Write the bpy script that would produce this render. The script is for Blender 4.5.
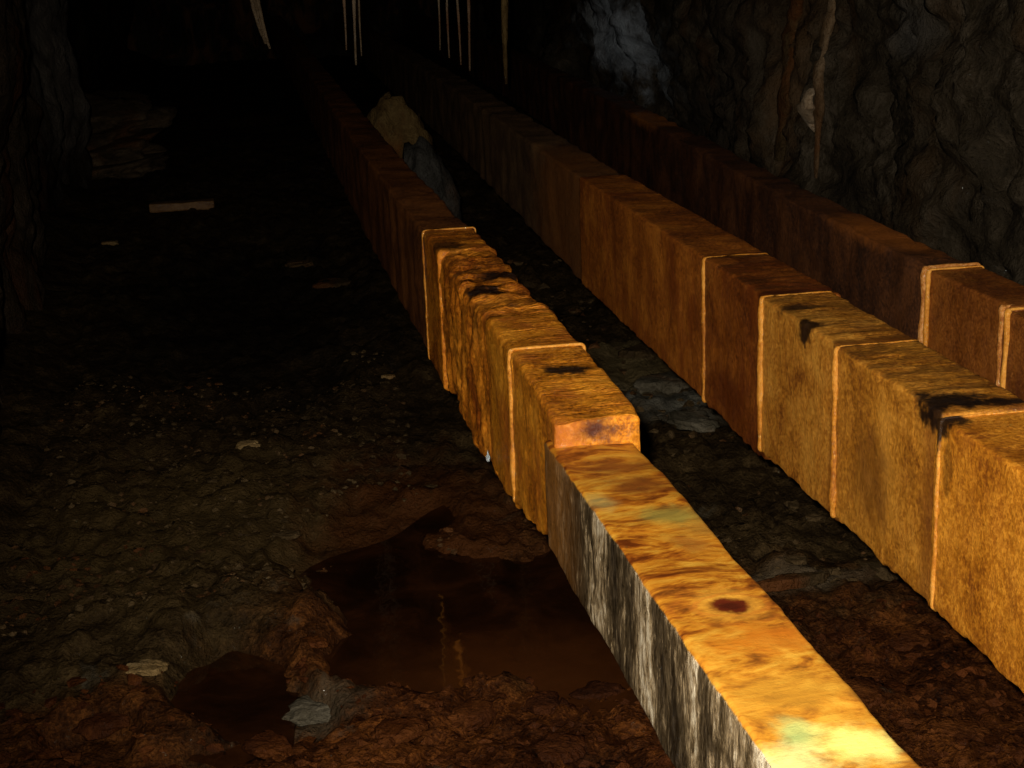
import bpy, math, random
import numpy as np
from mathutils import Matrix, Vector

for o in list(bpy.data.objects):
    bpy.data.objects.remove(o, do_unlink=True)
SC = bpy.context.scene
COL = SC.collection

# ------------------------------------------------------------------ camera
# X across the tunnel (right +), Y along the tunnel, Z up; metres.
F, CX, CY = 1500.0, 512.0, 384.0
VP = (236.0, -35.0)          # vanishing point of the beams
ROLL = 0.035
H = 1.45                     # eye height
_d = np.array([VP[0]-CX, CY-VP[1], -F]); _d /= np.linalg.norm(_d)
_u = np.array([-ROLL, 1.0, 0.0]); _u[2] = -(_u[0]*_d[0]+_u[1]*_d[1])/_d[2]; _u /= np.linalg.norm(_u)
_r = np.cross(_d, _u)
CM = np.array([_r, _d, _u])  # camera -> world rotation
cam = bpy.data.cameras.new('camera')
cam.sensor_fit = 'HORIZONTAL'; cam.sensor_width = 36.0; cam.lens = F/1024.0*36.0
cam.clip_start = 0.02; cam.clip_end = 200
camo = bpy.data.objects.new('camera', cam); COL.objects.link(camo)
mw = Matrix([list(CM[0])+[0], list(CM[1])+[0], list(CM[2])+[H], [0, 0, 0, 1]])
camo.matrix_world = mw
SC.camera = camo

# ------------------------------------------------------------------ light: a dark mine lit by the photographer's flash gun only
world = bpy.data.worlds.new('world'); SC.world = world; world.use_nodes = True
world.node_tree.nodes['Background'].inputs[0].default_value = (0, 0, 0, 1)
world.node_tree.nodes['Background'].inputs[1].default_value = 0.0
fl = bpy.data.lights.new('camera_flash', 'SPOT')
fl.spot_size = math.radians(78); fl.spot_blend = 1.0      # the beam of the flash gun
fl.energy = 520.0; fl.color = (1.0, 0.95, 0.88); fl.shadow_soft_size = 0.018
flo = bpy.data.objects.new('camera_flash', fl); COL.objects.link(flo)
flo.location = (-0.05, 0.02, H+0.075)
_aim = CM @ np.array([700-CX, CY-330, -F])
flo.rotation_euler = Vector([float(q) for q in _aim]).to_track_quat('-Z', 'Y').to_euler()

vs = SC.view_settings
vs.view_transform = 'Standard'; vs.look = 'None'; vs.gamma = 1.0; vs.use_curve_mapping = False
vs.exposure = 0.0

def ray(x, y): return CM @ np.array([x-CX, CY-y, -F])
def onz(x, y, z=0.0):
    v = ray(x, y); t = (z-H)/v[2]; return v*t+np.array([0, 0, H])
def onx(x, y, X):
    v = ray(x, y); t = X/v[0]; return v*t+np.array([0, 0, H])
def ony(x, y, Y):
    v = ray(x, y); t = Y/v[1]; return v*t+np.array([0, 0, H])

# ------------------------------------------------------------------ noise
def _hash(ix, iy, iz, seed):
    h = (ix.astype(np.int64)*374761393 + iy.astype(np.int64)*668265263 + iz.astype(np.int64)*2147483647 + seed*1274126177) & 0xffffffff
    h = ((h ^ (h >> 13))*1274126177) & 0xffffffff
    h = ((h ^ (h >> 16))*2246822519) & 0xffffffff
    return ((h ^ (h >> 15)) & 0xffffff)/float(0xffffff)
def vnoise(P, seed=0):
    i = np.floor(P); f = P-i; f = f*f*f*(f*(f*6-15)+10)
    ix, iy, iz = i[..., 0], i[..., 1], i[..., 2]
    r = 0
    for a in (0, 1):
        wa = f[..., 0] if a else 1-f[..., 0]
        for b in (0, 1):
            wb = f[..., 1] if b else 1-f[..., 1]
            for c in (0, 1):
                wc = f[..., 2] if c else 1-f[..., 2]
                r = r+wa*wb*wc*_hash(ix+a, iy+b, iz+c, seed)
    return r*2-1
def fbm(P, octv=4, seed=0, gain=0.5, lac=2.03):
    r = 0; a = 1.0
    P = np.asarray(P, float)
    for k in range(octv):
        r = r+a*vnoise(P, seed+k*17); P = P*lac+3.1; a *= gain
    return r

# ------------------------------------------------------------------ mesh helpers
def mesh_obj(name, V, Fc, mat, parent=None, smooth=True):
    me = bpy.data.meshes.new(name)
    me.from_pydata([tuple(v) for v in V], [], Fc)
    me.update()
    if smooth:
        me.polygons.foreach_set('use_smooth', [True]*len(me.polygons))
    o = bpy.data.objects.new(name, me); COL.objects.link(o)
    if mat: me.materials.append(mat)
    if parent is not None:
        o.parent = parent
    return o
def grid_faces(nu, nv, wrapv=False, off=0):
    fs = []
    nvv = nv if wrapv else nv-1
    for i in range(nu-1):
        a = off+i*nv; b = off+(i+1)*nv
        for j in range(nvv):
            k = (j+1) % nv
            fs.append((a+j, b+j, b+k, a+k))
    return fs
def tag(o, label=None, cat=None, group=None, kind=None):
    if label: o['label'] = label
    if cat: o['category'] = cat
    if group: o['group'] = group
    if kind: o['kind'] = kind
    return o
def empty(name, loc):
    e = bpy.data.objects.new(name, None); COL.objects.link(e); e.location = loc
    e.empty_display_size = 0.05
    return e

# ------------------------------------------------------------------ material helpers
class NT:
    def __init__(s, name):
        s.m = bpy.data.materials.new(name); s.m.use_nodes = True
        s.t = s.m.node_tree; s.n = s.t.nodes
        s.b = s.n['Principled BSDF']; s.out = s.n['Material Output']
        g = s.n.new('ShaderNodeNewGeometry'); s.pos = g.outputs['Position']; s.nor = g.outputs['Normal']
    def link(s, a, b): s.t.links.new(a, b)
    def val(s, sock, v):
        if isinstance(v, bpy.types.NodeSocket): s.link(v, sock)
        else:
            if isinstance(v, (tuple, list)) and len(v) == 3 and sock.type == 'RGBA': v = tuple(v)+(1,)
            if isinstance(v, (int, float)) and sock.type == 'RGBA': v = (v, v, v, 1)
            sock.default_value = v
    def math(s, op, a, b=0.0, clamp=False):
        n = s.n.new('ShaderNodeMath'); n.operation = op; n.use_clamp = clamp
        s.val(n.inputs[0], a); s.val(n.inputs[1], b); return n.outputs[0]
    def vmath(s, op, a, b=(0, 0, 0)):
        n = s.n.new('ShaderNodeVectorMath'); n.operation = op
        s.val(n.inputs[0], a); s.val(n.inputs[1], b)
        return n.outputs['Value'] if op in ('LENGTH', 'DISTANCE', 'DOT_PRODUCT') else n.outputs['Vector']
    def noise(s, scale=(1, 1, 1), detail=5.0, rough=0.55, dist=0.0, off=(0, 0, 0), vec=None):
        v = s.vmath('MULTIPLY_ADD', vec or s.pos, scale)
        v.node.inputs[2].default_value = off
        n = s.n.new('ShaderNodeTexNoise'); n.inputs['Scale'].default_value = 1.0
        n.inputs['Detail'].default_value = detail; n.inputs['Roughness'].default_value = rough
        n.inputs['Distortion'].default_value = dist
        s.link(v, n.inputs['Vector']); return n.outputs['Fac']
    def voro(s, scale, feature='F1', off=(0, 0, 0)):
        v = s.vmath('MULTIPLY_ADD', s.pos, scale); v.node.inputs[2].default_value = off
        n = s.n.new('ShaderNodeTexVoronoi'); n.feature = feature; n.inputs['Scale'].default_value = 1.0
        s.link(v, n.inputs['Vector']); return n.outputs['Distance'], n.outputs.get('Color')
    def ramp(s, fac, lo, hi, a=0.0, b=1.0):
        n = s.n.new('ShaderNodeMapRange'); n.interpolation_type = 'SMOOTHSTEP'
        s.val(n.inputs['Value'], fac)
        n.inputs['From Min'].default_value = lo; n.inputs['From Max'].default_value = hi
        n.inputs['To Min'].default_value = a; n.inputs['To Max'].default_value = b
        return n.outputs['Result']
    def mix(s, fac, a, b):
        n = s.n.new('ShaderNodeMix'); n.data_type = 'RGBA'
        s.val(n.inputs[0], fac); s.val(n.inputs[6], a); s.val(n.inputs[7], b); return n.outputs[2]
    def cramp(s, fac, stops):
        n = s.n.new('ShaderNodeValToRGB'); e = n.color_ramp.elements
        while len(e) < len(stops): e.new(0.5)
        for k, (p, c) in enumerate(stops): e[k].position = p; e[k].color = tuple(c)+(1,)
        s.link(fac, n.inputs[0]); return n.outputs['Color']
    def spot(s, c, r, inner=0.6, outer=1.0, wob=0.5, nscale=40.0):
        v = s.vmath('SUBTRACT', s.pos, tuple(float(q) for q in c))
        v = s.vmath('DIVIDE', v, tuple(r))
        l = s.vmath('LENGTH', v)
        n = s.noise((nscale,)*3, 4, 0.6)
        l = s.math('ADD', l, s.math('MULTIPLY', s.math('SUBTRACT', n, 0.5), wob*2))
        return s.ramp(l, inner, outer, 1.0, 0.0)
    def sep(s, v=None):
        n = s.n.new('ShaderNodeSeparateXYZ'); s.link(v or s.pos, n.inputs[0]); return n.outputs
    def bump(s, h, strength=0.5, dist=0.01, nrm=None):
        n = s.n.new('ShaderNodeBump'); n.inputs['Strength'].default_value = strength
        n.inputs['Distance'].default_value = dist; s.link(h, n.inputs['Height'])
        if nrm: s.link(nrm, n.inputs['Normal'])
        return n.outputs['Normal']
    def wet(s, lo=0.60, hi=0.68, amt=0.8, scale=55.0):
        # sparse films of water that glint
        m = s.math('MULTIPLY', s.ramp(s.noise((scale,)*3, 3, 0.6, 0, (2, 7, 5)), lo, hi), amt)
        s.link(m, s.b.inputs['Coat Weight']); s.b.inputs['Coat Roughness'].default_value = 0.08; s.b.inputs['Coat IOR'].default_value = 1.8
        s.link(s.bump(s.noise((95,)*3, 3, 0.6, 0, (1, 8, 3)), 1.0, 0.010), s.b.inputs['Coat Normal'])
    def finish(s, col, rough=0.5, nrm=None, spec=0.5, coat=0.0):
        s.val(s.b.inputs['Base Color'], col); s.val(s.b.inputs['Roughness'], rough)
        s.b.inputs['Specular IOR Level'].default_value = spec
        if coat:
            s.b.inputs['Coat Weight'].default_value = coat; s.b.inputs['Coat Roughness'].default_value = 0.08
        if nrm: s.link(nrm, s.b.inputs['Normal'])
        return s.m

def ochre(name, light, mid, dark, stains=(), red=None, streak=0.26, grain=1.0, top_dark=0.0, paint=(), ripple=0.0, rough=0.42, seed=0.0, coat=0.25):
    """iron-ochre crust: vertical runs on the sides, cross flow lines on top, fine crystalline grain"""
    t = NT(name)
    o = (seed*3.7, seed*1.3, seed*2.1)
    big = t.noise((6, 6, 6), 5, 0.62, 0.5, o)
    run = t.noise((20, 20, 5), 6, 0.66, 0.6, o)
    flow = t.noise((6, 42, 6), 5, 0.6, 1.1, o)
    nz = t.sep(t.nor)[2]
    up = t.ramp(nz, 0.45, 0.75)
    pat = t.mix(up, run, flow)
    v = t.math('ADD', t.math('MULTIPLY', big, 1-streak*0.6), t.math('MULTIPLY', pat, streak*0.6))
    fine = t.ramp(t.noise((120, 120, 120), 5, 0.8, 0, o), 0.34, 0.66)
    v = t.math('ADD', v, t.math('MULTIPLY', t.math('SUBTRACT', fine, 0.5), 0.26*grain))
    col = t.cramp(v, [(0.30, dark), (0.47, mid), (0.66, light)])
    if red:
        rm = t.ramp(t.noise((9, 9, 5), 4, 0.6, 0.3, (7+seed, 2, 1)), 0.48, 0.68)
        col = t.mix(t.math('MULTIPLY', rm, 0.75), col, red)
    if top_dark:
        tm = t.ramp(t.noise((7, 22, 7), 5, 0.65, 0.8, (3+seed, 9, 4)), 0.44, 0.60)
        tm = t.math('MULTIPLY', t.math('MULTIPLY', tm, up), top_dark)
        col = t.mix(tm, col, (0.060, 0.022, 0.006))
    for (c, r, colr, amt, wob) in paint:
        col = t.mix(t.math('MULTIPLY', t.spot(c, r, 0.3, 1.1, wob, 28.0), amt), col, colr)
    for (c, r, amt) in stains:
        col = t.mix(t.math('MULTIPLY', t.spot(c, r, 0.55, 1.05, 0.75, 46.0), amt), col, (0.010, 0.005, 0.003))
    hgt = t.math('ADD', t.math('MULTIPLY', fine, 0.3*grain), t.math('MULTIPLY', t.noise((60, 60, 55), 5, 0.65, 0.3, o), 0.5))
    n1 = t.bump(hgt, 0.7, 0.004)
    if ripple:
        w = t.noise((9, 95, 9), 3, 0.55, 1.4, o)
        n1 = t.bump(t.math('MULTIPLY', w, up), ripple, 0.008, n1)
    rg = t.ramp(t.noise((33, 33, 20), 3, 0.5), 0.3, 0.7, rough-0.14, rough+0.14)
    t.wet(.52, .62, min(1.0, coat*2.2), 80)
    return t.finish(col, rg, n1, 0.16)

GOLD_L, GOLD_M, GOLD_D = (0.70, 0.275, 0.024), (0.43, 0.142, 0.009), (0.19, 0.050, 0.005)
ORG_L, ORG_M, ORG_D = (0.72, 0.25, 0.018), (0.48, 0.135, 0.008), (0.15, 0.034, 0.004)
RED_L, RED_M, RED_D = (0.42, 0.105, 0.014), (0.24, 0.050, 0.007), (0.075, 0.018, 0.004)
M = {}
M['rim'] = ochre('pale_mineral_rim', (0.66, 0.29, 0.045), (0.48, 0.175, 0.016), (0.26, 0.075, 0.008), grain=0.9, rough=0.3)
M['rim_red'] = ochre('rusty_mineral_rim', (0.66, 0.34, 0.12), (0.45, 0.17, 0.03), (0.22, 0.06, 0.01), grain=0.9, rough=0.3, seed=2)

# near board of the near beam
def near_board():
    t = NT('mineral_stained_board')
    p = t.sep()
    nz = t.sep(t.nor)[2]
    topm = t.ramp(t.math('ADD', nz, t.math('MULTIPLY', t.math('SUBTRACT', t.noise((45, 45, 45), 3), 0.5), 0.5)), 0.35, 0.7)
    # top : ochre flow lines, yellow towards the near end, mint and cream patches
    n1 = t.noise((6, 11, 6), 5, 0.6, 2.2)
    n2 = t.noise((10, 22, 10), 5, 0.6, 2.6, (4, 2, 0))
    v = t.math('ADD', t.math('MULTIPLY', n1, 0.62), t.math('MULTIPLY', n2, 0.38))
    top = t.cramp(v, [(0.39, (0.10, 0.020, 0.002)), (0.455, (0.25, 0.066, 0.0045)), (0.51, (0.42, 0.150, 0.009)), (0.61, (0.56, 0.275, 0.028))])
    yel = t.ramp(t.math('ADD', p[1], t.math('MULTIPLY', t.noise((9, 9, 9), 3, 0.5, 1.0, (1, 5, 2)), 0.8)), 1.65, 2.25, 1.0, 0.0)
    top = t.mix(t.math('MULTIPLY', yel, 0.15), top, (0.58, 0.34, 0.045))
    for (x, y, r, c, a) in [(800, 738, (0.028, 0.05, 0.1), (0.36, 0.46, 0.14), 0.75), (858, 746, (0.06, 0.05, 0.1), (0.80, 0.66, 0.16), 0.95), (790, 765, (0.05, 0.05, 0.1), (0.72, 0.62, 0.22), 0.8),
                            (790, 695, (0.09, 0.06, 0.1), (0.44, 0.20, 0.018), 0.7), (705, 530, (0.05, 0.05, 0.1), (0.30, 0.14, 0.02), 0.6),
                            (640, 488, (0.07, 0.06, 0.1), (0.16, 0.045, 0.006), 0.85), (618, 468, (0.07, 0.05, 0.1), (0.17, 0.045, 0.006), 0.8),
                            (672, 518, (0.06, 0.05, 0.1), (0.22, 0.185, 0.035), 0.75), (690, 545, (0.04, 0.04, 0.1), (0.22, 0.06, 0.008), 0.7),
                            (775, 640, (0.10, 0.05, 0.1), (0.46, 0.13, 0.008), 0.75), (600, 505, (0.03, 0.05, 0.1), (0.42, 0.34, 0.10), 0.5)]:
        top = t.mix(t.math('MULTIPLY', t.spot(onz(x, y, .67), r, 0.2, 1.1, 0.7, 30.0), a), top, c)
    k = onz(730, 608, .67)
    top = t.mix(t.math('MULTIPLY', t.spot(k, (0.055, 0.062, 0.1), 0.5, 1.0, 0.25, 60.0), 0.6), top, (0.56, 0.26, 0.028))
    ring = t.vmath('LENGTH', t.vmath('DIVIDE', t.vmath('SUBTRACT', t.pos, tuple(float(q) for q in k)), (0.040, 0.030, 0.4)))
    ring = t.math('ADD', ring, t.math('MULTIPLY', t.noise((22, 22, 22), 3, 0.5, 0.5), 0.9))
    bands = t.math('MULTIPLY', t.ramp(t.math('SINE', t.math('MULTIPLY', ring, 9.0)), 0.2, 1.0), t.ramp(ring, 1.2, 3.2, 0.5, 0.0))
    top = t.mix(bands, top, (0.42, 0.12, 0.012))
    top = t.mix(t.spot(k, (0.036, 0.030, 0.1), 0.45, 0.95, 0.5, 45.0), top, (0.085, 0.012, 0.003))
    top = t.mix(t.math('MULTIPLY', t.spot(k, (0.020, 0.014, 0.1), 0.4, 0.95, 0.6, 60.0), 0.7), top, (0.035, 0.006, 0.002))
    # side : dark wet wood with pale mineral runs
    s1 = t.noise((85, 85, 26), 6, 0.72, 0.5)
    s2 = t.noise((13, 13, 3.0), 4, 0.5, 0.5, (3, 1, 8))
    sv = t.math('ADD', t.math('MULTIPLY', s1, 0.55), t.math('MULTIPLY', s2, 0.50))
    sv = t.math('ADD', sv, t.ramp(p[1], 1.3, 1.95, 0.030, -0.045))
    side = t.cramp(sv, [(0.41, (0.016, 0.010, 0.004)), (0.51, (0.075, 0.048, 0.020)), (0.57, (0.30, 0.205, 0.10)), (0.66, (0.72, 0.60, 0.40))])
    side = t.mix(t.math('MULTIPLY', t.ramp(p[1], 2.02, 2.28), 0.8), side, (0.22, 0.085, 0.014))
    col = t.mix(topm, side, top)
    h1 = t.noise((150, 150, 60), 5, 0.7, 0.8)
    h2 = t.noise((10, 80, 10), 4, 0.6, 1.8, (4, 2, 0))
    n = t.bump(t.math('MULTIPLY', h1, t.math('SUBTRACT', 1.12, topm)), 0.9, 0.006)
    n = t.bump(t.math('MULTIPLY', h2, topm), 0.10, 0.005, n)
    rough = t.mix(topm, t.ramp(s1, 0.35, 0.65, 0.25, 0.5), 0.38)
    t.wet(.55, .66, .6, 60)
    return t.finish(col, rough, n, 0.35)
M['near'] = near_board()

AST = [(onz(484, 288, .72), (0.06, 0.07, 0.05), 0.97), (onz(500, 272, .72), (0.075, 0.045, 0.05), 0.95), (onz(462, 268, .72), (0.05, 0.05, 0.05), 0.6),
       (onz(448, 244, .72), (0.07, 0.06, 0.04), 0.8), (onz(467, 318, .68), (0.03, 0.12, 0.06), 0.6), (onz(520, 300, .72), (0.05, 0.03, 0.05), 0.5)]
M['crustA1'] = ochre('orange_ochre_crust', ORG_L, ORG_M, ORG_D, stains=AST, red=RED_M, ripple=0.7, top_dark=0.5, seed=1, rough=0.34, coat=0.4)
M['crustA2'] = ochre('golden_ochre_crust', (0.78, 0.305, 0.022), (0.54, 0.172, 0.009), (0.17, 0.044, 0.004),
                     stains=[(onz(566, 369, .72), (0.055, 0.05, 0.04), 0.97), (onz(600, 425, .72), (0.02, 0.02, 0.02), 0.4)],
                     paint=[(ony(596, 428, 2.3), (0.040, 0.06, 0.034), (0.05, 0.009, 0.002), 0.97, 0.6)],
                     red=(0.34, 0.085, 0.01), ripple=0.8, seed=3, rough=0.36, coat=0.25)
M['farA'] = ochre('dark_rusty_board', (0.24, 0.080, 0.016), (0.125, 0.039, 0.009), (0.045, 0.016, 0.006), seed=4)
M['B5'] = ochre('golden_ochre_face', GOLD_L, GOLD_M, GOLD_D, stains=[(onz(962, 401, .72), (0.10, 0.05, 0.035), 0.98), (onx(942, 418, 1.05), (0.055, 0.050, 0.035), 0.97), (onx(948, 470, 1.05), (0.02, 0.018, 0.05), 0.45)], seed=5, streak=0.35)
M['rimB5'] = ochre('stained_mineral_rim', (0.66, 0.29, 0.045), (0.48, 0.175, 0.016), (0.26, 0.075, 0.008), stains=[(onz(962, 401, .72), (0.16, 0.07, 0.06), 0.98), (onx(938, 420, 1.05), (0.05, 0.05, 0.06), 0.97)], grain=0.9, rough=0.3)
M['B4'] = ochre('golden_ochre_stained', (0.62, 0.26, 0.030), (0.40, 0.145, 0.012), (0.16, 0.046, 0.006),
                stains=[(onz(948, 403, .72), (0.085, 0.052, 0.045), 0.98), (onz(1000, 404, .72), (0.08, 0.022, 0.05), 0.95), (onx(934, 415, 1.05), (0.03, 0.025, 0.035), 0.9)],
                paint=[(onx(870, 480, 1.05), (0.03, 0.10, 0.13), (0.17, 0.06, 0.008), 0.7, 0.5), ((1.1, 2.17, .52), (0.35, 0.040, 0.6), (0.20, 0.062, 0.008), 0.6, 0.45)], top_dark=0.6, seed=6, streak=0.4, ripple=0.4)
M['B3'] = ochre('amber_ochre_stained', (0.62, 0.27, 0.035), (0.42, 0.15, 0.014), (0.17, 0.048, 0.007),
                stains=[(onz(803, 325, .72), (0.045, 0.045, 0.05), 0.95), (onz(800, 308, .72), (0.06, 0.025, 0.03), 0.8)], top_dark=0.6, seed=7, ripple=0.4,
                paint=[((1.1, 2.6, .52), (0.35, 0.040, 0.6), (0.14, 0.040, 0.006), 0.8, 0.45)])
M['B2'] = ochre('red_brown_ochre', (0.34, 0.098, 0.012), (0.19, 0.048, 0.006), (0.08, 0.019, 0.004), red=(0.16, 0.034, 0.006), top_dark=0.6, seed=8,
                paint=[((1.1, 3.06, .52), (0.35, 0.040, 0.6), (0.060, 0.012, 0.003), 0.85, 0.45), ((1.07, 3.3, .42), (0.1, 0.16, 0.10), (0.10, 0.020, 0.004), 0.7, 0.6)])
M['B1'] = ochre('rust_orange_ochre', (0.52, 0.165, 0.018), (0.33, 0.088, 0.010), (0.14, 0.036, 0.006), red=(0.24, 0.055, 0.008), top_dark=0.4, seed=9,
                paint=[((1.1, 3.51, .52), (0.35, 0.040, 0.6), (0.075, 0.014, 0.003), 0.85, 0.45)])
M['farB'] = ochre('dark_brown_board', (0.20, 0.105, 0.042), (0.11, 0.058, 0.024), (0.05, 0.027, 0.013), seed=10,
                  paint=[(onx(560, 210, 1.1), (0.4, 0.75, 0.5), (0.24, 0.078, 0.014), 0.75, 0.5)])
M['C'] = ochre('dull_rust_ochre', (0.29, 0.092, 0.014), (0.17, 0.047, 0.007), (0.075, 0.020, 0.004), red=(0.09, 0.023, 0.005), seed=11)
M['farC'] = ochre('deep_rust_board', (0.13, 0.045, 0.014), (0.060, 0.022, 0.009), (0.022, 0.011, 0.006), seed=12,  # far board in a darker rust tone, with two paler rust patches
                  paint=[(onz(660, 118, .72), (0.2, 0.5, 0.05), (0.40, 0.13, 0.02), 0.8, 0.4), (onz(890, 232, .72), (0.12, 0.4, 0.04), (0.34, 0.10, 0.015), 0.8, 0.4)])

def floor_mat():
    t = NT('wet_mine_floor')
    n1 = t.noise((3.2, 3.2, 3.2), 6, 0.62, 0.4)
    n2 = t.noise((22, 22, 22), 5, 0.62, 0.3)
    n3 = t.noise((120, 120, 120), 4, 0.65)
    v = t.math('ADD', t.math('MULTIPLY', n1, 0.30), t.math('ADD', t.math('MULTIPLY', n2, 0.36), t.math('MULTIPLY', n3, 0.34)))
    base = t.cramp(v, [(0.36, (0.006, 0.0035, 0.0013)), (0.50, (0.025, 0.0142, 0.0046)), (0.64, (0.068, 0.041, 0.014))])
    rust = t.cramp(v, [(0.38, (0.0055, 0.0018, 0.0006)), (0.50, (0.040, 0.0112, 0.0020)), (0.63, (0.15, 0.046, 0.0075))])
    m = 0
    for (px, py, rx, ry, a) in [(420, 745, .75, .42, 1), (90, 740, .35, .25, .8), (640, 700, .5, .4, 1), (950, 720, .9, .75, 1), (330, 640, .28, .2, .8), (480, 590, .5, .6, .6)]:
        s = t.math('MULTIPLY', t.spot(onz(px, py), (rx, ry, 1.0), 0.5, 1.15, 0.55, 5.0), a)
        m = s if m == 0 else t.math('MAXIMUM', m, s)
    col = t.mix(m, base, rust)
    pale = t.ramp(t.noise((5, 5, 5), 4, 0.6, 0.5, (9, 1, 3)), 0.62, 0.72)
    col = t.mix(t.math('MULTIPLY', pale, 0.5), col, (0.075, 0.060, 0.036))
    for (px, py, rx, ry, c, a) in [(660, 400, .35, .35, (0.12, 0.11, 0.08), .85), (640, 370, .2, .4, (0.12, 0.085, 0.035), .6), (795, 578, .25, .07, (0.09, 0.062, 0.033), .7),
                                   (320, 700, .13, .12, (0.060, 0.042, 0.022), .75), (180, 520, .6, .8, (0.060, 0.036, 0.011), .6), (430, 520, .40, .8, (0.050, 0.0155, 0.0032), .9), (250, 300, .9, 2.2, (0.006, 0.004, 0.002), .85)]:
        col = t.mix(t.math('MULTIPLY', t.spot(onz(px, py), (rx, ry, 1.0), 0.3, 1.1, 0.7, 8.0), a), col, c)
    nn = t.bump(n3, 1.0, 0.010); nn = t.bump(n2, 0.8, 0.025, nn)
    t.wet(.60, .70, .7, 60)
    return t.finish(col, t.ramp(n2, 0.3, 0.7, 0.4, 0.7), nn, 0.05)
M['floor'] = floor_mat()

def rock_mat(name, dark, mid, lite, rust=(0.20, 0.075, 0.022), rust_amt=0.7, seed=0, spots=(), rough=(0.3, 0.65), spec=0.07):
    t = NT(name); o = (seed*2.3, seed, seed*1.7)
    n1 = t.noise((2.6, 2.6, 2.0), 7, 0.62, 0.9, o)
    n2 = t.noise((14, 14, 12), 6, 0.68, 0.6, o)
    n3 = t.noise((80, 80, 80), 4, 0.65)
    v = t.math('ADD', t.math('MULTIPLY', n1, 0.5), t.math('ADD', t.math('MULTIPLY', n2, 0.33), t.math('MULTIPLY', n3, 0.17)))
    col = t.cramp(v, [(0.36, dark), (0.50, mid), (0.66, lite)])
    rm = t.ramp(t.noise((2.8, 2.8, 0.9), 5, 0.6, 0.5, (5+seed, 3, 1)), 0.50, 0.66)
    col = t.mix(t.math('MULTIPLY', rm, rust_amt), col, rust)
    for (c, r, cc, a) in spots:
        col = t.mix(t.math('MULTIPLY', t.spot(c, r, 0.1, 1.2, 1.0, 7.0), a), col, cc)
    nn = t.bump(n3, 0.9, 0.012); nn = t.bump(n2, 0.8, 0.035, nn)
    t.wet(.62, .72, .4, 45)
    return t.finish(col, t.ramp(n2, 0.3, 0.7, rough[0]+.15, rough[1]+.1), nn, spec)
WX = 2.25
M['wallR'] = rock_mat('grey_rock_wall', (0.006, 0.0045, 0.0025), (0.027, 0.019, 0.0098), (0.085, 0.064, 0.040), rust=(0.036, 0.017, 0.005), seed=1,
    spots=[(onx(600, 40, WX), (0.5, 0.9, 0.35), (0.40, 0.44, 0.47), 0.75), (onx(560, 30, WX), (0.5, 0.9, 0.2), (0.32, 0.34, 0.34), 0.8),
           (onx(640, 70, WX), (0.5, 0.6, 0.3), (0.17, 0.19, 0.20), 0.6), (onx(920, 20, WX), (0.5, 0.5, 0.15), (0.085, 0.075, 0.06), 0.4),
           (onx(700, 130, WX), (0.5, 0.9, 0.3), (0.018, 0.014, 0.009), 0.8), (onx(740, 40, WX), (0.5, 0.5, 0.6), (0.030, 0.021, 0.012), 0.7), (onx(985, 110, WX), (0.5, 0.3, 0.5), (0.030, 0.020, 0.010), 0.6), (onx(785, 60, WX), (0.5, 0.3, 0.5), (0.085, 0.045, 0.018), 0.7)])
M['wallL'] = rock_mat('dark_brown_rock_wall', (0.008, 0.005, 0.003), (0.026, 0.016, 0.007), (0.07, 0.048, 0.028), seed=4, rust=(0.05, 0.018, 0.005),
    spots=[(onx(60, 60, -1.15), (0.4, 1.2, 0.9), (0.13, 0.11, 0.085), 0.8)], rough=(0.12, 0.4))
M['ceil'] = rock_mat('dark_rock_roof', (0.008, 0.006, 0.004), (0.024, 0.018, 0.011), (0.06, 0.046, 0.03), seed=6)
M['stone'] = rock_mat('brown_stone', (0.016, 0.009, 0.004), (0.050, 0.030, 0.011), (0.13, 0.082, 0.034), seed=7, rust=(0.09, 0.026, 0.005))
M['stone_rust'] = rock_mat('rust_stone', (0.009, 0.0028, 0.0009), (0.045, 0.012, 0.0022), (0.13, 0.040, 0.007), seed=8, rust=(0.085, 0.022, 0.0035))
M['stone_pale'] = rock_mat('pale_stone', (0.08, 0.05, 0.018), (0.20, 0.125, 0.045), (0.34, 0.24, 0.11), seed=9, rust_amt=0.3)
M['stone_olive'] = rock_mat('olive_stone', (0.04, 0.021, 0.007), (0.10, 0.058, 0.018), (0.21, 0.135, 0.045), seed=16, rust=(0.16, 0.055, 0.012))
M['stone_dim'] = rock_mat('dim_grey_stone', (0.012, 0.010, 0.007), (0.036, 0.032, 0.025), (0.085, 0.078, 0.062), seed=18, rust_amt=0.3)
M['stone_grey'] = rock_mat('grey_stone', (0.024, 0.019, 0.011), (0.068, 0.055, 0.033), (0.15, 0.125, 0.083), seed=10, rust_amt=0.3)
M['ledge'] = rock_mat('layered_brown_rock', (0.02, 0.012, 0.006), (0.075, 0.048, 0.022), (0.19, 0.13, 0.07), seed=15, rust=(0.12, 0.045, 0.012))
M['flow'] = rock_mat('cream_flowstone', (0.16, 0.09, 0.04), (0.34, 0.24, 0.14), (0.55, 0.45, 0.32), seed=12, rust=(0.16, 0.06, 0.018), rust_amt=0.6)
M['flow_run'] = rock_mat('rusty_flowstone', (0.05, 0.026, 0.010), (0.12, 0.068, 0.030), (0.26, 0.18, 0.10), seed=17, rust=(0.10, 0.036, 0.010), rust_amt=0.85)
M['straw'] = rock_mat('calcite_straw', (0.07, 0.04, 0.018), (0.16, 0.11, 0.06), (0.30, 0.24, 0.16), seed=13, rust=(0.14, 0.05, 0.02), rust_amt=0.7)
M['plank'] = ochre('weathered_wood', (0.22, 0.12, 0.046), (0.14, 0.068, 0.024), (0.06, 0.026, 0.010), seed=14)
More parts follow.
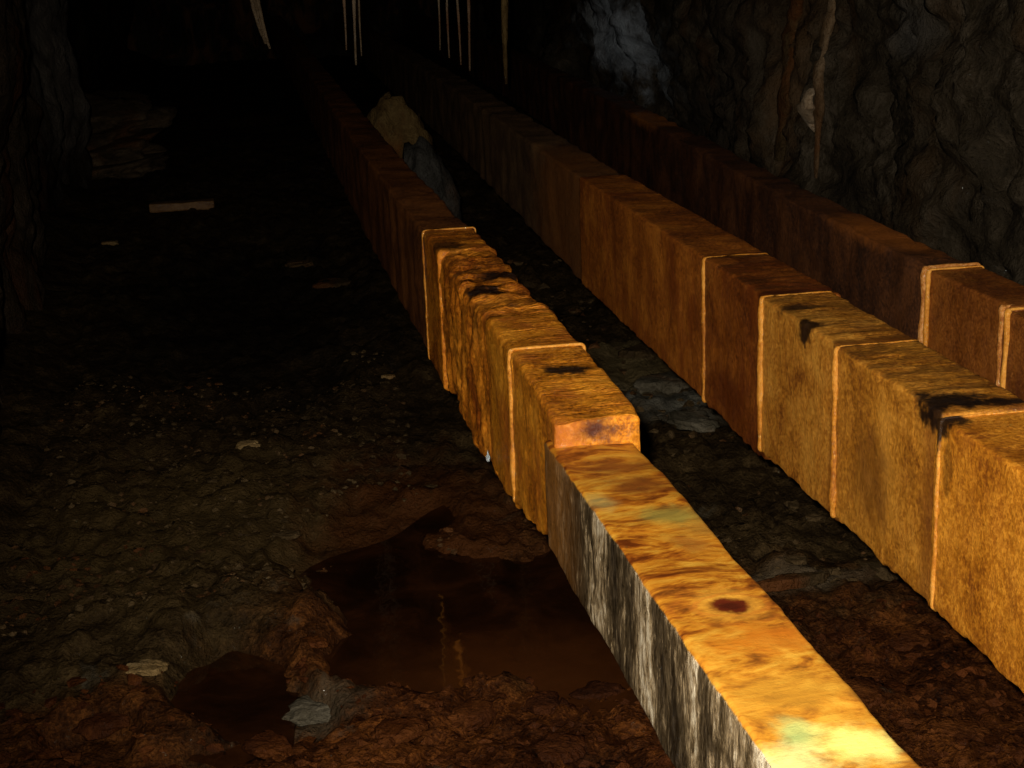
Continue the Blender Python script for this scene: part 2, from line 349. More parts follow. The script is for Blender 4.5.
def water_mat():
    # still water, turbid with ochre mud
    t = NT('turbid_brown_water')
    n = t.noise((5, 5, 5), 5, 0.6, 0.6)
    col = t.cramp(n, [(0.35, (0.0060, 0.0022, 0.0008)), (0.52, (0.014, 0.0046, 0.0014)), (0.70, (0.034, 0.0105, 0.0026))])
    col = t.mix(t.math('MULTIPLY', t.spot(onz(520, 665), (0.45, 0.28, 1.0), 0.2, 1.2, 0.6, 7.0), 0.8), col, (0.050, 0.0150, 0.0032))
    nb = t.bump(t.noise((14, 14, 14), 2), 0.12, 0.01)
    return t.finish(col, 0.05, nb, 0.4)
M['water'] = water_mat()
def drop_mat():
    t = NT('water_drop_glass')
    t.b.inputs['Transmission Weight'].default_value = 0.8
    return t.finish((0.8, 0.9, 0.9), 0.03, None, 0.8)
M['drop'] = drop_mat()

# ------------------------------------------------------------------ the setting
YS = np.concatenate([np.arange(-1.2, 1.6, .08), np.arange(1.6, 2.2, .03), np.arange(2.2, 3.6, .011), np.arange(3.6, 4.6, .02), np.arange(4.6, 8, .035), np.arange(8, 13, .06), np.arange(13, 24.3, .15)])
POOLS = []   # (cx, cy, rx, ry, depth)
for (px, py, rx, ry, dp) in [(450, 610, .33, .50, .075), (560, 600, .26, .42, .06), (380, 540, .24, .45, .05), (235, 678, .15, .23, .075), (290, 715, .09, .13, .05), (90, 735, .1, .1, .04), (190, 755, .18, .09, .05), (250, 300, .5, 1.6, .05)]:
    c = onz(px, py); POOLS.append((c[0], c[1], rx, ry, dp))
def floor_h(X, Y):
    P = np.stack([X, Y, np.zeros_like(X)], -1)
    z = 0.035*fbm(P*1.6, 4, 11)+0.026*np.abs(fbm(P*7.5, 5, 23, .6))+0.008*fbm(P*34, 3, 31)
    w = fbm(P*5.0, 4, 5)*0.5
    for cx, cy, rx, ry, dp in POOLS:
        q = ((X-cx)/rx)**2+((Y-cy)/ry)**2+w
        z = z-(dp+0.02)*np.clip(1.3-q, 0, 1)
    # toe of the side walls
    z = z+0.5*np.clip(-X-0.62-0.055*np.clip(Y-3, 0, 8), 0, 1)**1.3+0.35*np.clip(X-1.7, 0, 1)
    # rubble bank towards the viewer
    z = z+0.03*np.clip((2.9-Y)/0.5, 0, 1)
    return z
def fh(x, y): return float(floor_h(np.array([x]), np.array([y]))[0])
XS = np.concatenate([np.arange(-2.4, -.9, .06), np.arange(-.9, 1.5, .013), np.arange(1.5, 3.2, .06)])
gx, gy = np.meshgrid(XS, YS); gz = floor_h(gx, gy)
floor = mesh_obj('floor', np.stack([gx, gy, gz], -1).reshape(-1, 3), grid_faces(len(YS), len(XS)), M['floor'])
# grid_faces(rows=Y) gives upward or downward winding: make it up
def fix_up(o, sign=1, axis=2):
    me = o.data
    if me.polygons[len(me.polygons)//2].normal[axis]*sign < 0: me.flip_normals()
fix_up(floor)
tag(floor, 'wet dark brown mine floor with rust coloured mud and gravel', None, kind='structure')

YW = np.concatenate([np.arange(-1.2, 2.4, .12), np.arange(2.4, 3.4, .06), np.arange(3.4, 8.5, .022), np.arange(8.5, 14, .06), np.arange(14, 24.3, .2)])
ZW = np.concatenate([np.arange(-0.35, .3, .06), np.arange(.3, 1.5, .018), np.arange(1.5, 2.5, .05)])
def wall(name, side):
    yy, zz = np.meshgrid(YW, ZW)
    P = np.stack([np.full_like(yy, side*3.0), yy, zz], -1)
    if side > 0:
        x = np.interp(yy, [-1, 3, 5, 8, 12, 24], [2.15, 2.15, 2.22, 2.32, 2.6, 3.1])
        dn = 0.26*fbm(P*np.array([1, .9, .55]), 5, 41)+0.09*np.abs(fbm(P*np.array([1, 2.6, 2.0]), 4, 43))+0.045*fbm(P*np.array([1, 9, 7]), 5, 47, .6)
        x = x-dn*0.8-0.45*np.clip(zz-1.3, 0, 2)**1.6
        x = np.maximum(x, 1.80+0.04*np.clip(yy-3, 0, 30))
    else:
        x = np.interp(yy, [-1, 2.5, 4, 6, 8.5, 9.6, 10.6, 11.4, 12.5, 24], [-.80, -.86, -.88, -1.02, -1.22, -1.20, -1.12, -1.45, -1.75, -1.7])
        dn = 0.13*fbm(P*np.array([1, 1.2, .8]), 5, 51)+0.05*np.abs(fbm(P*np.array([1, 4.0, 1.6]), 4, 53))+0.02*fbm(P*np.array([1, 12, 8]), 4, 57)
        x = x+dn+0.45*np.clip(zz-1.4, 0, 2)**1.6
    V = np.stack([x, yy, zz], -1).reshape(-1, 3)
    o = mesh_obj(name, V, grid_faces(len(ZW), len(YW)), M['wallR'] if side > 0 else M['wallL'])
    fix_up(o, -side, 0)
    return o
wr = wall('wall_right', 1); tag(wr, 'rough grey rock wall with pale mineral patches behind the beams', kind='structure')
wl = wall('wall_left', -1); tag(wl, 'dark wet rock wall along the left of the tunnel', kind='structure')
xc = np.arange(-2.2, 3.3, .12); yc = np.arange(-1.2, 24.3, .15)
cx_, cy_ = np.meshgrid(xc, yc)
cz_ = 2.35-0.10*np.abs(cx_-0.6)**1.5+0.12*fbm(np.stack([cx_, cy_, cx_*0], -1)*1.4, 4, 61)
ceil = mesh_obj('ceiling', np.stack([cx_, cy_, cz_], -1).reshape(-1, 3), grid_faces(len(yc), len(xc)), M['ceil'])
fix_up(ceil, -1); tag(ceil, 'dark rough rock roof of the mine tunnel', kind='structure')
xb = np.arange(-2.4, 3.4, .15); zb = np.arange(-.4, 2.6, .15)
bx_, bz_ = np.meshgrid(xb, zb)
by_ = 24.0+0.4*fbm(np.stack([bx_, bx_*0, bz_], -1)*1.3, 4, 71)
bk = mesh_obj('wall_back', np.stack([bx_, by_, bz_], -1).reshape(-1, 3), grid_faces(len(zb), len(xb)), M['ceil'])
fix_up(bk, -1, 1); tag(bk, 'dark rock at the far end of the tunnel', kind='structure')

# water in the hollows
def pool(name, c, rx, ry, z, label):
    n = 48; V = [(c[0], c[1], z)]; Fc = []
    for k in range(n):
        a = 2*math.pi*k/n
        w = 1+0.12*math.sin(3*a+c[0]*9)+0.07*math.sin(5*a+1)
        V.append((c[0]+rx*w*math.cos(a), c[1]+ry*w*math.sin(a), z))
    for k in range(n): Fc.append((0, 1+k, 1+(k+1) % n))
    o = mesh_obj(name, V, Fc, M['water']); fix_up(o); tag(o, label, 'puddle', 'puddles on the mine floor')
pool('puddle', onz(485, 590), .46, .62, -0.026, 'large brown puddle on the floor left of the near beam')
pool('puddle', onz(232, 690), .16, .28, -0.036, 'small dark puddle among rusty rubble at lower left')

# ------------------------------------------------------------------ beams
def profile(xl, xr, zb, zt, rad, step):
    """closed rounded rectangle, points and outward normals"""
    pts = []
    cs = [(xr-rad, zt-rad, 0), (xl+rad, zt-rad, 90), (xl+rad, zb+rad, 180), (xr-rad, zb+rad, 270)]
    for k, (cx, cz, a0) in enumerate(cs):
        for j in range(5):
            a = math.radians(a0+j*22.5); pts.append((cx+rad*math.cos(a), cz+rad*math.sin(a), math.cos(a), math.sin(a)))
        nx_, nz_, a1 = cs[(k+1) % 4]
        ax, az = pts[-1][0], pts[-1][1]
        a = math.radians(a1); bx, bz = nx_+rad*math.cos(a), nz_+rad*math.sin(a)
        L = math.hypot(bx-ax, bz-az); m = max(2, int(L/step))
        for j in range(1, m):
            t = j/m; pts.append((ax+(bx-ax)*t, az+(bz-az)*t, math.cos(a), math.sin(a)))
    return np.array(pts)
def section(name, parent, mat, y0, y1, box, rad=.012, amp=.004, grain=.0012, step=.012, seed=0, sag=None, drips=0.0, dx=None, freq=9.0, ripple=0.0, bend=True):
    """one length of beam from y0 (near) to y1 (far); box = (xl, xr, zbottom, ztop)"""
    pr = profile(box[0], box[1], box[2], box[3], rad, step)
    ys = np.concatenate([np.arange(y0, min(y1, 5), step), np.arange(max(y0, 5), y1, .05), [y1]]) if y1 > 5 else np.linspace(y0, y1, max(4, int((y1-y0)/step)))
    ys = np.unique(ys)
    Y = np.repeat(ys[:, None], len(pr), 1)
    X = np.repeat(pr[None, :, 0], len(ys), 0); Z = np.repeat(pr[None, :, 1], len(ys), 0)
    NX = pr[None, :, 2]; NZ = pr[None, :, 3]
    P = np.stack([X, Y, Z], -1)
    d = amp*fbm(P*np.array([freq, freq, freq*.6]), 4, seed)+grain*fbm(P*95, 2, seed+3)
    if ripple:
        d = d+ripple*np.abs(fbm(P*np.array([7, 36, 14]), 3, seed+9))*(.25+.75*np.clip(NZ, 0, 1))
    mid = (box[2]+box[3])/2
    low = np.clip((mid-Z)/(mid-box[2]), 0, 1)
    if drips:
        Z = Z-low*drips*np.clip(fbm(np.stack([Y*22, Y*0, X*6], -1), 3, seed+5)+.25, -.2, 1.4)
    if sag is not None:
        Z = Z+low*np.interp(Y, sag[0], sag[1])
    X = X+d*NX; Z = Z+d*NZ
    if dx is not None:
        X = X+np.interp(Y, dx[0], dx[1])
    L = parent.location
    n = len(pr)
    V = np.stack([X, Y, Z], -1).reshape(-1, 3)
    nu = len(ys)
    Fc = grid_faces(nu, n, True)
    # domed end caps
    c0 = V[:n].mean(0); c1 = V[-n:].mean(0)
    caps = []
    V = list(V)
    for base, yc_, cc, flip in ((0, y0, c0, False), ((nu-1)*n, y1, c1, True)):
        prev = list(range(base, base+n))
        for sc in (0.97, 0.6, 0.25):
            st = len(V)
            for j in range(n):
                v = V[base+j]
                V.append(np.array([cc[0]+(v[0]-cc[0])*sc, v[1]-(0.004 if not flip else -0.004), cc[2]+(v[2]-cc[2])*sc]))
            cur = list(range(st, st+n))
            for j in range(n):
                k = (j+1) % n
                q = (prev[j], prev[k], cur[k], cur[j])
                Fc.append(q if not flip else q[::-1])
            prev = cur
        Fc.append(tuple(prev) if not flip else tuple(prev[::-1]))
    V = np.array(V)-np.array(L)
    o = mesh_obj(name, V, Fc, mat, parent)
    # outward normals
    me = o.data
    top = max(range(0, len(me.polygons), 7), key=lambda i: me.polygons[i].center.z)
    if me.polygons[top].normal.z < 0: me.flip_normals()
    return o
def rim(parent, mat, y, box, r=.007, out=.001, rad=.009, seed=0, tilt=0.0, dx=0.0, label=None):
    pr = profile(box[0]-out, box[1]+out, box[2]-out*.5, box[3]+out, rad, .010)
    n = len(pr); m = 8
    V = []
    pp = np.stack([pr[:, 0], np.full(n, y), pr[:, 1]], -1)
    wob = fbm(pp*28, 3, seed); wy = fbm(pp*14, 2, seed+4)
    for j in range(n):
        rr = r*(1+.35*wob[j])*(1.15 if pr[j, 2] < -.4 else .55)
        for k in range(m):
            a = 2*math.pi*k/m
            V.append((pr[j, 0]+dx+rr*math.cos(a)*pr[j, 2], y+wy[j]*.0025+tilt*(pr[j, 1]-box[3])+rr*1.2*math.sin(a), pr[j, 1]+rr*math.cos(a)*pr[j, 3]))
    V = np.array(V)-np.array(parent.location)
    Fc = []
    for j in range(n):
        jj = (j+1) % n
        for k in range(m):
            kk = (k+1) % m
            Fc.append((j*m+k, jj*m+k, jj*m+kk, j*m+kk))
    def reach(b):
        ys = [v[1] for v in b.bound_box]; yl = y-parent.location[1]
        return 0 if min(ys) <= yl <= max(ys) else min(abs(yl-min(ys)), abs(yl-max(ys)))
    own = min([c for c in parent.children if c.name.startswith('crust_block')], key=lambda b: (round(reach(b), 2), sum(v[1] for v in b.bound_box)))
    o = mesh_obj('mineral_rim', V, Fc, mat, own)
    if label: o['label'] = label
    return o

# --- near beam (A)
A = empty('encrusted_beam', (.525, 2.3, .48))
tag(A, 'nearest ochre crusted beam with thin yellow topped near end', 'beam', 'long ochre crusted beams', 'thing')
o = section('board', A, M['near'], -0.5, 2.33, (.446, .588, .485, .673), rad=.007, amp=.0022, grain=.0008, step=.009, seed=101, dx=([-.5, 1.3, 2.3], [.02, .010, -.004]), freq=10, drips=.004)
o['label'] = 'yellow and orange stained top with pale streaked dark side'
o = section('crust_block', A, M['crustA2'], 2.285, 2.77, (.462, .606, .405, .716), rad=.009, amp=.0022, step=.009, seed=111, ripple=.005,
        sag=([2.28, 2.36, 2.5, 2.68, 2.77], [.085, .07, .045, .012, 0]), drips=.012, dx=([2.28, 2.4, 2.77], [-.014, -.006, 0]))
o['label'] = 'golden rippled crust with black stain on top'
section('crust_block', A, M['crustA2'], 2.74, 3.07, (.462, .610, .380, .712), rad=.014, amp=.0022, step=.009, seed=121, ripple=.004, drips=.012, sag=([2.74, 2.85, 3.07], [.02, .01, 0]))
o = section('crust_block', A, M['crustA1'], 3.03, 3.86, (.463, .608, .372, .706), rad=.018, amp=.0060, grain=.0022, step=.009, seed=131, ripple=.010, drips=.014, freq=26, dx=([3.03, 3.25, 3.5, 3.86], [.004, -.006, -.004, 0]))
o['label'] = 'knobbly orange crust with glossy black stains on top'
section('crust_block', A, M['crustA1'], 3.83, 4.14, (.456, .602, .345, .716), rad=.014, amp=.002, step=.010, seed=141, ripple=.004, drips=.008)
section('far_board', A, M['farA'], 4.10, 23.2, (.458, .596, .355, .708), rad=.012, amp=.005, step=.02, seed=151, dx=([4, 6, 10, 24], [0, -.02, -.02, 0]))
rim(A, M['rim'], 2.765, (.462, .607, .405, .718), r=.0062, seed=1)
rim(A, M['rim'], 4.135, (.456, .602, .345, .718), r=.004, seed=2)
# water drop hanging under the crust
dp = ony(488, 458, 3.02)
V = []; Fc = []
for i in range(9):
    th = math.pi*i/8
    for k in range(10):
        a = 2*math.pi*k/10
        V.append((dp[0]+.005*math.sin(th)*math.cos(a)-A.location[0], dp[1]+.005*math.sin(th)*math.sin(a)-A.location[1], dp[2]+.009*math.cos(th)+(.01 if i == 0 else 0)-A.location[2]))
o = mesh_obj('water_drop', V, grid_faces(9, 10, True), M['drop'], A); o['label'] = 'clear water drop hanging under the crust'

# --- middle beam (B)
B = empty('encrusted_beam', (1.14, 2.3, .38))
tag(B, 'middle ochre crusted beam with golden side and black stain on top', 'beam', 'long ochre crusted beams', 'thing')
bdx = ([2, 3.5, 4.9, 8.9, 24], [0, .0, .01, .10, .30])
section('crust_block', B, M['B5'], -0.5, 2.15, (1.049, 1.205, .385, .716), rad=.008, amp=.0016, step=.011, seed=201, drips=.006)
section('crust_block', B, M['B4'], 2.14, 2.58, (1.053, 1.216, .385, .722), rad=.008, amp=.0016, step=.009, seed=211, drips=.006, ripple=.003)
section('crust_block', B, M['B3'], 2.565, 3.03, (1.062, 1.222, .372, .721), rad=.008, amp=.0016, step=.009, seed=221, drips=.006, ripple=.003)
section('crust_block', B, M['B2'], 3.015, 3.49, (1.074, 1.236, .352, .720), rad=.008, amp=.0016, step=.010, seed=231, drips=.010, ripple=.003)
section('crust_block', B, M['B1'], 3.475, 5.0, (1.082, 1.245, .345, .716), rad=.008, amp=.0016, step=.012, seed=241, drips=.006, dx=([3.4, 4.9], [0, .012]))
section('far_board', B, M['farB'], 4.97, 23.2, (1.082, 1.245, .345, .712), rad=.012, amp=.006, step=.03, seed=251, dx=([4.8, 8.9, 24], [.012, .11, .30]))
for k, (y, bx_, mt) in enumerate([(2.135, (1.050, 1.208, .385, .716), 'rimB5'), (2.58, (1.053, 1.216, .385, .722), 'rim'), (3.03, (1.062, 1.222, .372, .721), 'rim'), (3.49, (1.074, 1.236, .352, .720), 'rim')]):
    rim(B, M[mt], y, bx_, r=(.0036, .0062, .0062, .0050)[k], seed=20+k)

# --- far beam (C)
C = empty('encrusted_beam', (1.58, 3.2, .36))
tag(C, 'dull rust coloured beam farthest right beside the rock wall', 'beam', 'long ochre crusted beams', 'thing')
section('crust_block', C, M['C'], -0.5, 2.80, (1.500, 1.632, .385, .716), rad=.008, amp=.0016, step=.016, seed=301)
section('crust_block', C, M['C'], 2.78, 3.21, (1.512, 1.640, .375, .722), rad=.008, amp=.0016, step=.012, seed=311)
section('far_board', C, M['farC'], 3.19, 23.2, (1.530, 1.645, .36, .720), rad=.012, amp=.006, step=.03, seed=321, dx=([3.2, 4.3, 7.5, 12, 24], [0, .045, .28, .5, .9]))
rim(C, M['rim_red'], 3.19, (1.512, 1.645, .375, .724), r=.008, seed=31)
rim(C, M['rim'], 3.165, (1.508, 1.642, .375, .724), r=.005, seed=32)
rim(C, M['rim_red'], 2.80, (1.503, 1.635, .385, .718), r=.008, seed=33)
rim(C, M['rim'], 2.775, (1.500, 1.632, .385, .718), r=.005, seed=34)

# timber support that carries the near ends of the beams (the far ends are let into the rock)
def trestle(y, x0, x1, ztop, label):
    t = empty('support_trestle', (0.5*(x0+x1), y, 0)); tag(t, label, 'trestle')
    section('cross_timber', t, M['farB'], y-.07, y+.07, (x0, x1, ztop-.12, ztop), rad=.01, amp=.003, step=.03, seed=401)
    for xx in (x0+.12, x1-.12):
        section('leg', t, M['farB'], y-.05, y+.05, (xx-.05, xx+.05, -.1, ztop-.115), rad=.01, amp=.003, step=.03, seed=411)
trestle(0.1, .38, 1.74, .374, 'timber trestle under the near ends of the beams')

# ------------------------------------------------------------------ stones
import bmesh
def stone_data(name, seed, subd, flat, mat, rough=.35):
    bm = bmesh.new(); bmesh.ops.create_icosphere(bm, subdivisions=subd, radius=1.0)
    P = np.array([v.co[:] for v in bm.verts])
    d = 1+rough*fbm(P*1.1, 3, seed)+.10*fbm(P*4, 3, seed+7)
    Q = P*d[:, None]*np.array([1, .75, flat])
    Q[:, 2] = np.clip(Q[:, 2], -.3*flat, .62*flat)
    for v, q in zip(bm.verts, Q): v.co = q
    me = bpy.data.meshes.new(name); bm.to_mesh(me); bm.free()
    me.polygons.foreach_set('use_smooth', [True]*len(me.polygons))
    me.materials.append(mat); return me
def stone(px, py, wpx, mat, label, flat=.45, rz=0.0, seed=None, aspect=1.0, name='stone', cat='stone', group='loose stones on the mine floor'):
    c = onz(px, py); z = fh(c[0], c[1])
    for _ in range(3):
        c = onz(px, py, z+.01); z = fh(c[0], c[1])
    w = wpx*0.5*c[1]/F
    me = stone_data(name, seed if seed is not None else int(px+py), 4 if wpx > 25 else 3, flat, M[mat])
    o = bpy.data.objects.new(name, me); COL.objects.link(o)
    o.location = (c[0], c[1], z+.15*w*flat); o.scale = (w, w*aspect, w); o.rotation_euler = (0, 0, rz)
    tag(o, label, cat, group); return o
stone(145, 666, 38, 'stone_pale', 'small pale yellow flat stone at the left rim of the small puddle', .4)
stone(323, 590, 44, 'stone', 'flat tan stone at the left rim of the large puddle', .35)
stone(410, 660, 52, 'stone', 'long brown stone at the front rim of the large puddle', .4, .2)
stone(318, 690, 74, 'stone_grey', 'broad greyish stone right of the small puddle', .35, .4)
stone(312, 634, 28, 'stone_rust', 'small wet red stone above the small puddle', .5)
stone(368, 618, 16, 'stone_rust', 'tiny bright red stone in the large puddle', .6)
stone(108, 730, 60, 'stone_rust', 'lumpy rust stone at lower left edge of the rubble', .5, .5)
stone(60, 748, 56, 'stone_rust', 'rust stone nearest the lower left corner', .4, 1.1)
stone(268, 750, 50, 'stone_rust', 'rust stone below the small puddle at the bottom edge', .5, 2.0)
stone(248, 442, 26, 'stone_pale', 'pale pebble alone on the brown gravel at mid left', .45)
stone(388, 375, 12, 'stone_pale', 'tiny pale pebble left of the crusted beam', .6)
stone(110, 243, 14, 'stone_pale', 'small pebble on the dark floor near the far plank', .6)
stone(285, 532, 30, 'stone', 'flat brown pebble on the gravel above the large puddle', .3)
stone(300, 272, 34, 'stone', 'far low brown stone in the dark left of the beam', .3)
stone(336, 284, 40, 'stone', 'far flat stone beside the dark beam', .25, .3)
stone(470, 712, 60, 'stone_rust', 'rounded rust stone between the puddle and the near beam', .5, .9)
stone(395, 730, 56, 'stone_rust', 'rust stone at the bottom edge left of centre', .45, .3)
stone(545, 700, 46, 'stone_rust', 'rust stone on the puddle rim close to the near beam', .45, 1.4)
stone(600, 690, 50, 'stone_rust', 'rust stone touching the edge of the near beam in view', .4, .2)
stone(560, 745, 60, 'stone_rust', 'dark rust stone at the bottom edge beside the near beam', .4, .7)
stone(915, 640, 50, 'stone_rust', 'rust stone in the gap just left of the golden beam', .5, .3)
stone(860, 690, 70, 'stone_rust', 'lumpy rust stone right of the yellow topped board', .45, 1.0)
stone(960, 735, 80, 'stone_rust', 'large rust stone in the lower right corner', .45, .5)
stone(790, 580, 84, 'stone', 'long low brown stone lying across the gap between beams', .3, .05, aspect=.35)
stone(665, 385, 60, 'stone_grey', 'pale grey stone on the floor between near and middle beams', .5, .3)
stone(640, 348, 44, 'stone', 'tan stone behind the pale grey stone between the beams', .5, .8)
stone(690, 420, 60, 'stone_grey', 'flat grey stone in front of the pale grey stone between beams', .35, 2.2)
# two standing rocks between near and middle beams far back
for (X, Y, sx, sz, mat, sd, lab) in [(.84, 8.7, .16, .72, 'stone_olive', 71, 'tall olive brown rock standing between the beams far back'), (.87, 7.2, .12, .60, 'stone_dim', 72, 'dark grey rock leaning between the beams in front of the olive one')]:
    bm = bmesh.new(); bmesh.ops.create_icosphere(bm, subdivisions=4, radius=1.0)
    P = np.array([v.co[:] for v in bm.verts])
    Q = P*(1+.24*fbm(P*1.6, 3, sd)+.06*fbm(P*5, 3, sd+3))[:, None]
    tt = np.clip((Q[:, 2]+1)/2, 0, 1)
    Q = np.stack([Q[:, 0]*sx*(1.1-.25*tt), Q[:, 1]*sx*1.3*(1.1-.2*tt), (Q[:, 2]+.9)*sz*.53], -1)
    for v, q in zip(bm.verts, Q): v.co = q
    me = bpy.data.meshes.new('standing_rock'); bm.to_mesh(me); bm.free(); me.polygons.foreach_set('use_smooth', [True]*len(me.polygons)); me.materials.append(M[mat])
    o = bpy.data.objects.new('standing_rock', me); COL.objects.link(o); o.location = (X, Y, fh(X, Y)-.04); o.rotation_euler = (.08, .16 if sd == 71 else -.12, .6*sd); tag(o, lab, 'rock', 'rocks between the beams')
# layered ledges at the foot of the left wall
zl = fh(-1.0, 11.3)-.03
for k, (X, Y, sx, sy, lab) in enumerate([(-.98, 11.3, .46, .60, 'lowest ledge at the foot of the far left wall'), (-1.02, 11.6, .44, .55, 'second layered ledge at the foot of the far left wall'),
        (-1.02, 11.9, .48, .5, 'third layered ledge at the far left wall'), (-1.1, 12.1, .44, .45, 'topmost ledge against the far left wall')]):
    me = stone_data('rock_ledge', 500+k*3, 4, .5, M['ledge'], .45)
    o = bpy.data.objects.new('rock_ledge', me); COL.objects.link(o)
    o.location = (X, Y, zl+.06); o.scale = (sx, sy, .26); o.rotation_euler = (0, -.10-.05*k, .5*k); zl += .115
    o.parent = wl; o['label'] = lab

# gravel
def gravel(name, n, xr, yr, smin, smax, mat, seed, label, keep=None):
    rng = np.random.RandomState(seed)
    base = []
    for k in range(6):
        bm = bmesh.new(); bmesh.ops.create_icosphere(bm, subdivisions=1, radius=1.0)
        P = np.array([v.co[:] for v in bm.verts]); P = P*(1+.6*fbm(P*2.4, 2, seed+k))[:, None]*np.array([1, .7, .45])
        fs = [tuple(v.index for v in f.verts) for f in bm.faces]; bm.free(); base.append((P, fs))
    x = rng.uniform(*xr, n); y = yr[0]+(yr[1]-yr[0])*rng.rand(n)**1.3
    if keep is not None:
        kx = keep(x, y); x, y = x[kx], y[kx]
    z = floor_h(x, y); Vs = []; Fs = []; off = 0
    for i in range(len(x)):
        P, fs = base[i % 6]; s = smin+(smax-smin)*rng.rand()**3; a = rng.rand()*6.28
        c, sn = math.cos(a), math.sin(a)
        Q = np.stack([(P[:, 0]*c-P[:, 1]*sn)*s+x[i], (P[:, 0]*sn+P[:, 1]*c)*s+y[i], P[:, 2]*s+z[i]+.1*s], -1)
        Vs.append(Q); Fs += [tuple(q+off for q in f) for f in fs]; off += len(P)
    o = mesh_obj(name, np.concatenate(Vs), Fs, mat, None, False)
    tag(o, label, 'gravel', kind='stuff')
def lo(x, y): return floor_h(x, y) > -0.03
gravel('gravel', 2200, (-.66, 1.6), (2.2, 3.02), .003, .022, M['stone_rust'], 5, 'rust coloured gravel and clods over the near mine floor', lo)
gravel('gravel', 2200, (-.70, .45), (3.3, 5.6), .003, .015, M['stone'], 6, 'brown gravel over the left mine floor', lo)
gravel('gravel', 700, (.62, 1.7), (3.1, 7.0), .006, .030, M['stone'], 7, 'brown gravel under and between the beams', lo)

# ------------------------------------------------------------------ mineral formations
def tube(name, pts, rads, mat, parent=None, seed=0, m=10, wob=.2):
    pts = np.array(pts, float); rads = np.array(rads, float)
    n = len(pts); V = []
    nz = fbm(pts*np.array([20, 20, 12]), 3, seed)
    for i in range(n):
        for k in range(m):
            a = 2*math.pi*k/m; r = rads[i]*(1+wob*nz[i]+.15*math.sin(3*a+i*.4+seed))
            V.append((pts[i, 0]+r*math.cos(a), pts[i, 1]+r*math.sin(a), pts[i, 2]))
    Fc = grid_faces(n, m, True)+[tuple(range(m)), tuple(range((n-1)*m, n*m))[::-1]]
    V = np.array(V)
    if parent is not None: V = V-np.array(parent.location)
    return mesh_obj(name, V, Fc, mat, parent)
def straw(px, py, Y, rpx, label, lean=0.0, z1=2.35, taper=.4):
    tip = ony(px, py, Y); n = 26
    zs = np.linspace(tip[2], z1, n); t = np.linspace(0, 1, n)
    r = .75*rpx*Y/F
    pts = np.stack([tip[0]+lean*(zs-tip[2])+.004*np.sin(t*9+px), np.full(n, Y), zs], -1)
    rad = r*(.55+.45*np.clip(t*5, 0, 1))*(1+taper*t)
    o = tube('straw_stalactite', pts, rad, M['straw'], None, int(px))
    tag(o, label, 'stalactite', 'straw stalactites hanging over the beams'); return o
straw(346, 50, 6.4, 1.7, 'leftmost of three thin straws hanging above the near beam')
straw(357, 65, 6.5, 2.0, 'longest of three straws hanging above the near beam')
straw(362.5, 56, 6.6, 1.3, 'rightmost thin straw of three above the near beam')
straw(440, 50, 6.9, 1.5, 'leftmost of four straws hanging above the middle beam')
straw(450, 58, 6.9, 1.7, 'second straw from left of four above the middle beam')
straw(460, 65, 6.9, 1.7, 'third straw from left of four above the middle beam')
straw(470.5, 71, 6.8, 2.0, 'rightmost and longest of four straws above the middle beam')
straw(507, 84, 7.6, 4.0, 'thick dull stalactite right of the four straws').data.materials[0] = M['stone_olive']
# the drape left of the straws
dr = empty('stalactite_drape', (ony(266, 48, 6.8)[0], 6.8, ony(266, 48, 6.8)[2])); tag(dr, 'pale ribbed stalactite drape hanging left of the straws', 'stalactite')
for k, (px, py, r) in enumerate([(262, 36, 2.6), (266, 44, 2.8), (270, 49, 2.4)]):
    tip = ony(px, py, 6.8); n = 22; zs = np.linspace(tip[2], 2.35, n); t = np.linspace(0, 1, n)
    tube('drape_rib', np.stack([tip[0]-.26*(zs-tip[2])*np.exp(-2*t), np.full(n, 6.8)+.008*k, zs], -1), r*6.8/F*(.5+1.0*np.clip(t*4, 0, 1)+.5*t), M['straw'], dr, k*5)

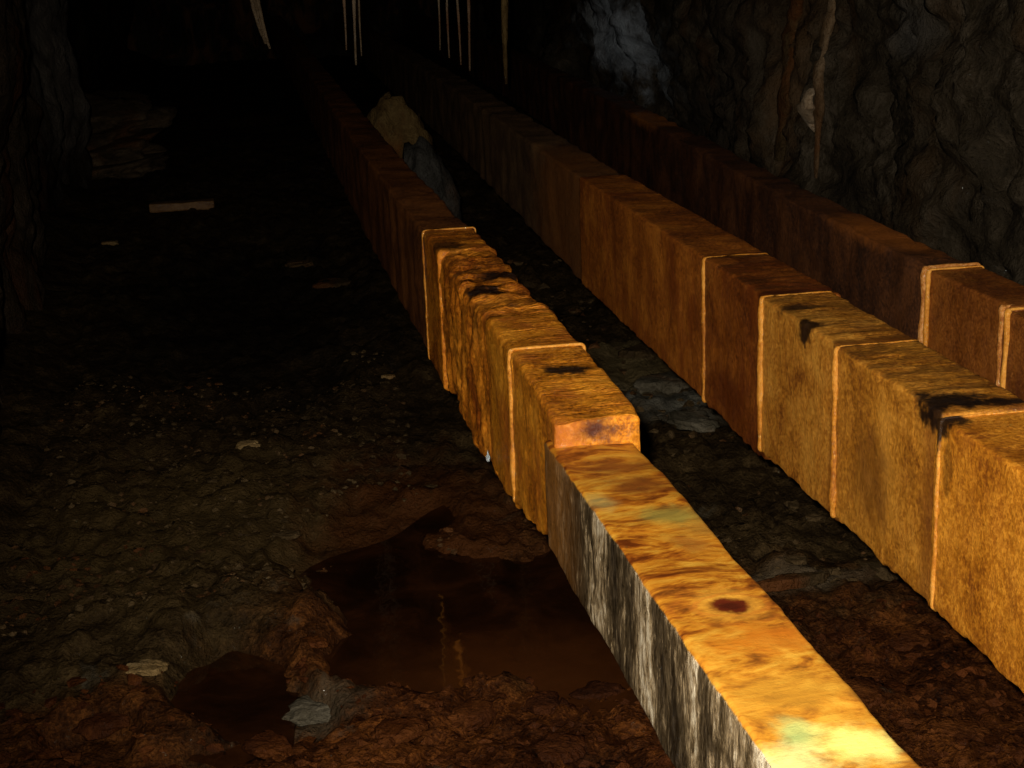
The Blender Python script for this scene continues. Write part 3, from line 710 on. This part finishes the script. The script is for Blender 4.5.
# cream flowstone ribbon on the right wall
def wall_x(Y, z):
    yi = int(np.argmin(np.abs(YW-Y))); zi = int(np.argmin(np.abs(ZW-z)))
    return wr.data.vertices[zi*len(YW)+yi].co.x
def on_wall(px, py):
    X = 2.1
    for _ in range(8):
        p = onx(px, py, X); X = 0.5*X+0.5*wall_x(p[1], p[2])
    return onx(px, py, X)
def ribbon(name, path, label, mat):
    P = np.array([on_wall(a, b) for a, b, w in path]); W = np.array([w for a, b, w in path])
    t = np.linspace(0, 1, len(P)); tt = np.linspace(0, 1, 60)
    Q = np.stack([np.interp(tt, t, P[:, k]) for k in range(3)], -1); R = np.interp(tt, t, W)*.5*Q[:, 1]/F
    V = []; m = 12
    nz = fbm(Q*np.array([9, 9, 14]), 3, 3)
    for i in range(60):
        for k in range(m):
            a = 2*math.pi*k/m
            r = R[i]*(1+.35*nz[i])
            V.append((Q[i, 0]-.15*r+.75*r*math.cos(a), Q[i, 1]+r*1.6*math.sin(a)*(1+.25*math.sin(i*.37)), Q[i, 2]))
    o = mesh_obj(name, V, grid_faces(60, m, True)+[tuple(range(m)), tuple(range(59*m, 60*m))[::-1]], mat, wr)
    o['label'] = label; return o
ribbon('flowstone_run', [(838, -30, 12), (832, 15, 14), (824, 45, 13), (819, 75, 12), (820, 105, 13), (818, 140, 8), (816, 178, 3)], 'narrow cream and rust flowstone running down the right wall', M['flow_run'])
ribbon('flowstone_run', [(812, 88, 6), (808, 100, 20), (807, 112, 22), (812, 124, 12), (816, 132, 5)], 'bright cream flowstone knob beside the narrow run', M['flow'])
ribbon('flowstone_run', [(800, -20, 16), (795, 30, 22), (788, 80, 20), (784, 120, 14), (780, 160, 10)], 'broad rusty brown flowstone left of the cream run', M['stone'])

# short plank on the far floor
a = onz(150, 209, .03); b = onz(214, 208, .03)
pk = empty('short_plank', ((a[0]+b[0])/2, (a[1]+b[1])/2, fh((a[0]+b[0])/2, (a[1]+b[1])/2)))
zf = max(fh(x, a[1]) for x in np.linspace(a[0], b[0], 7))
tag(pk, 'short pale plank lying across the dark floor at far left', 'plank')
section('board', pk, M['plank'], a[1]-.06, a[1]+.06, (a[0], b[0], zf-.02, zf+.028), rad=.008, amp=.004, step=.03, seed=601)
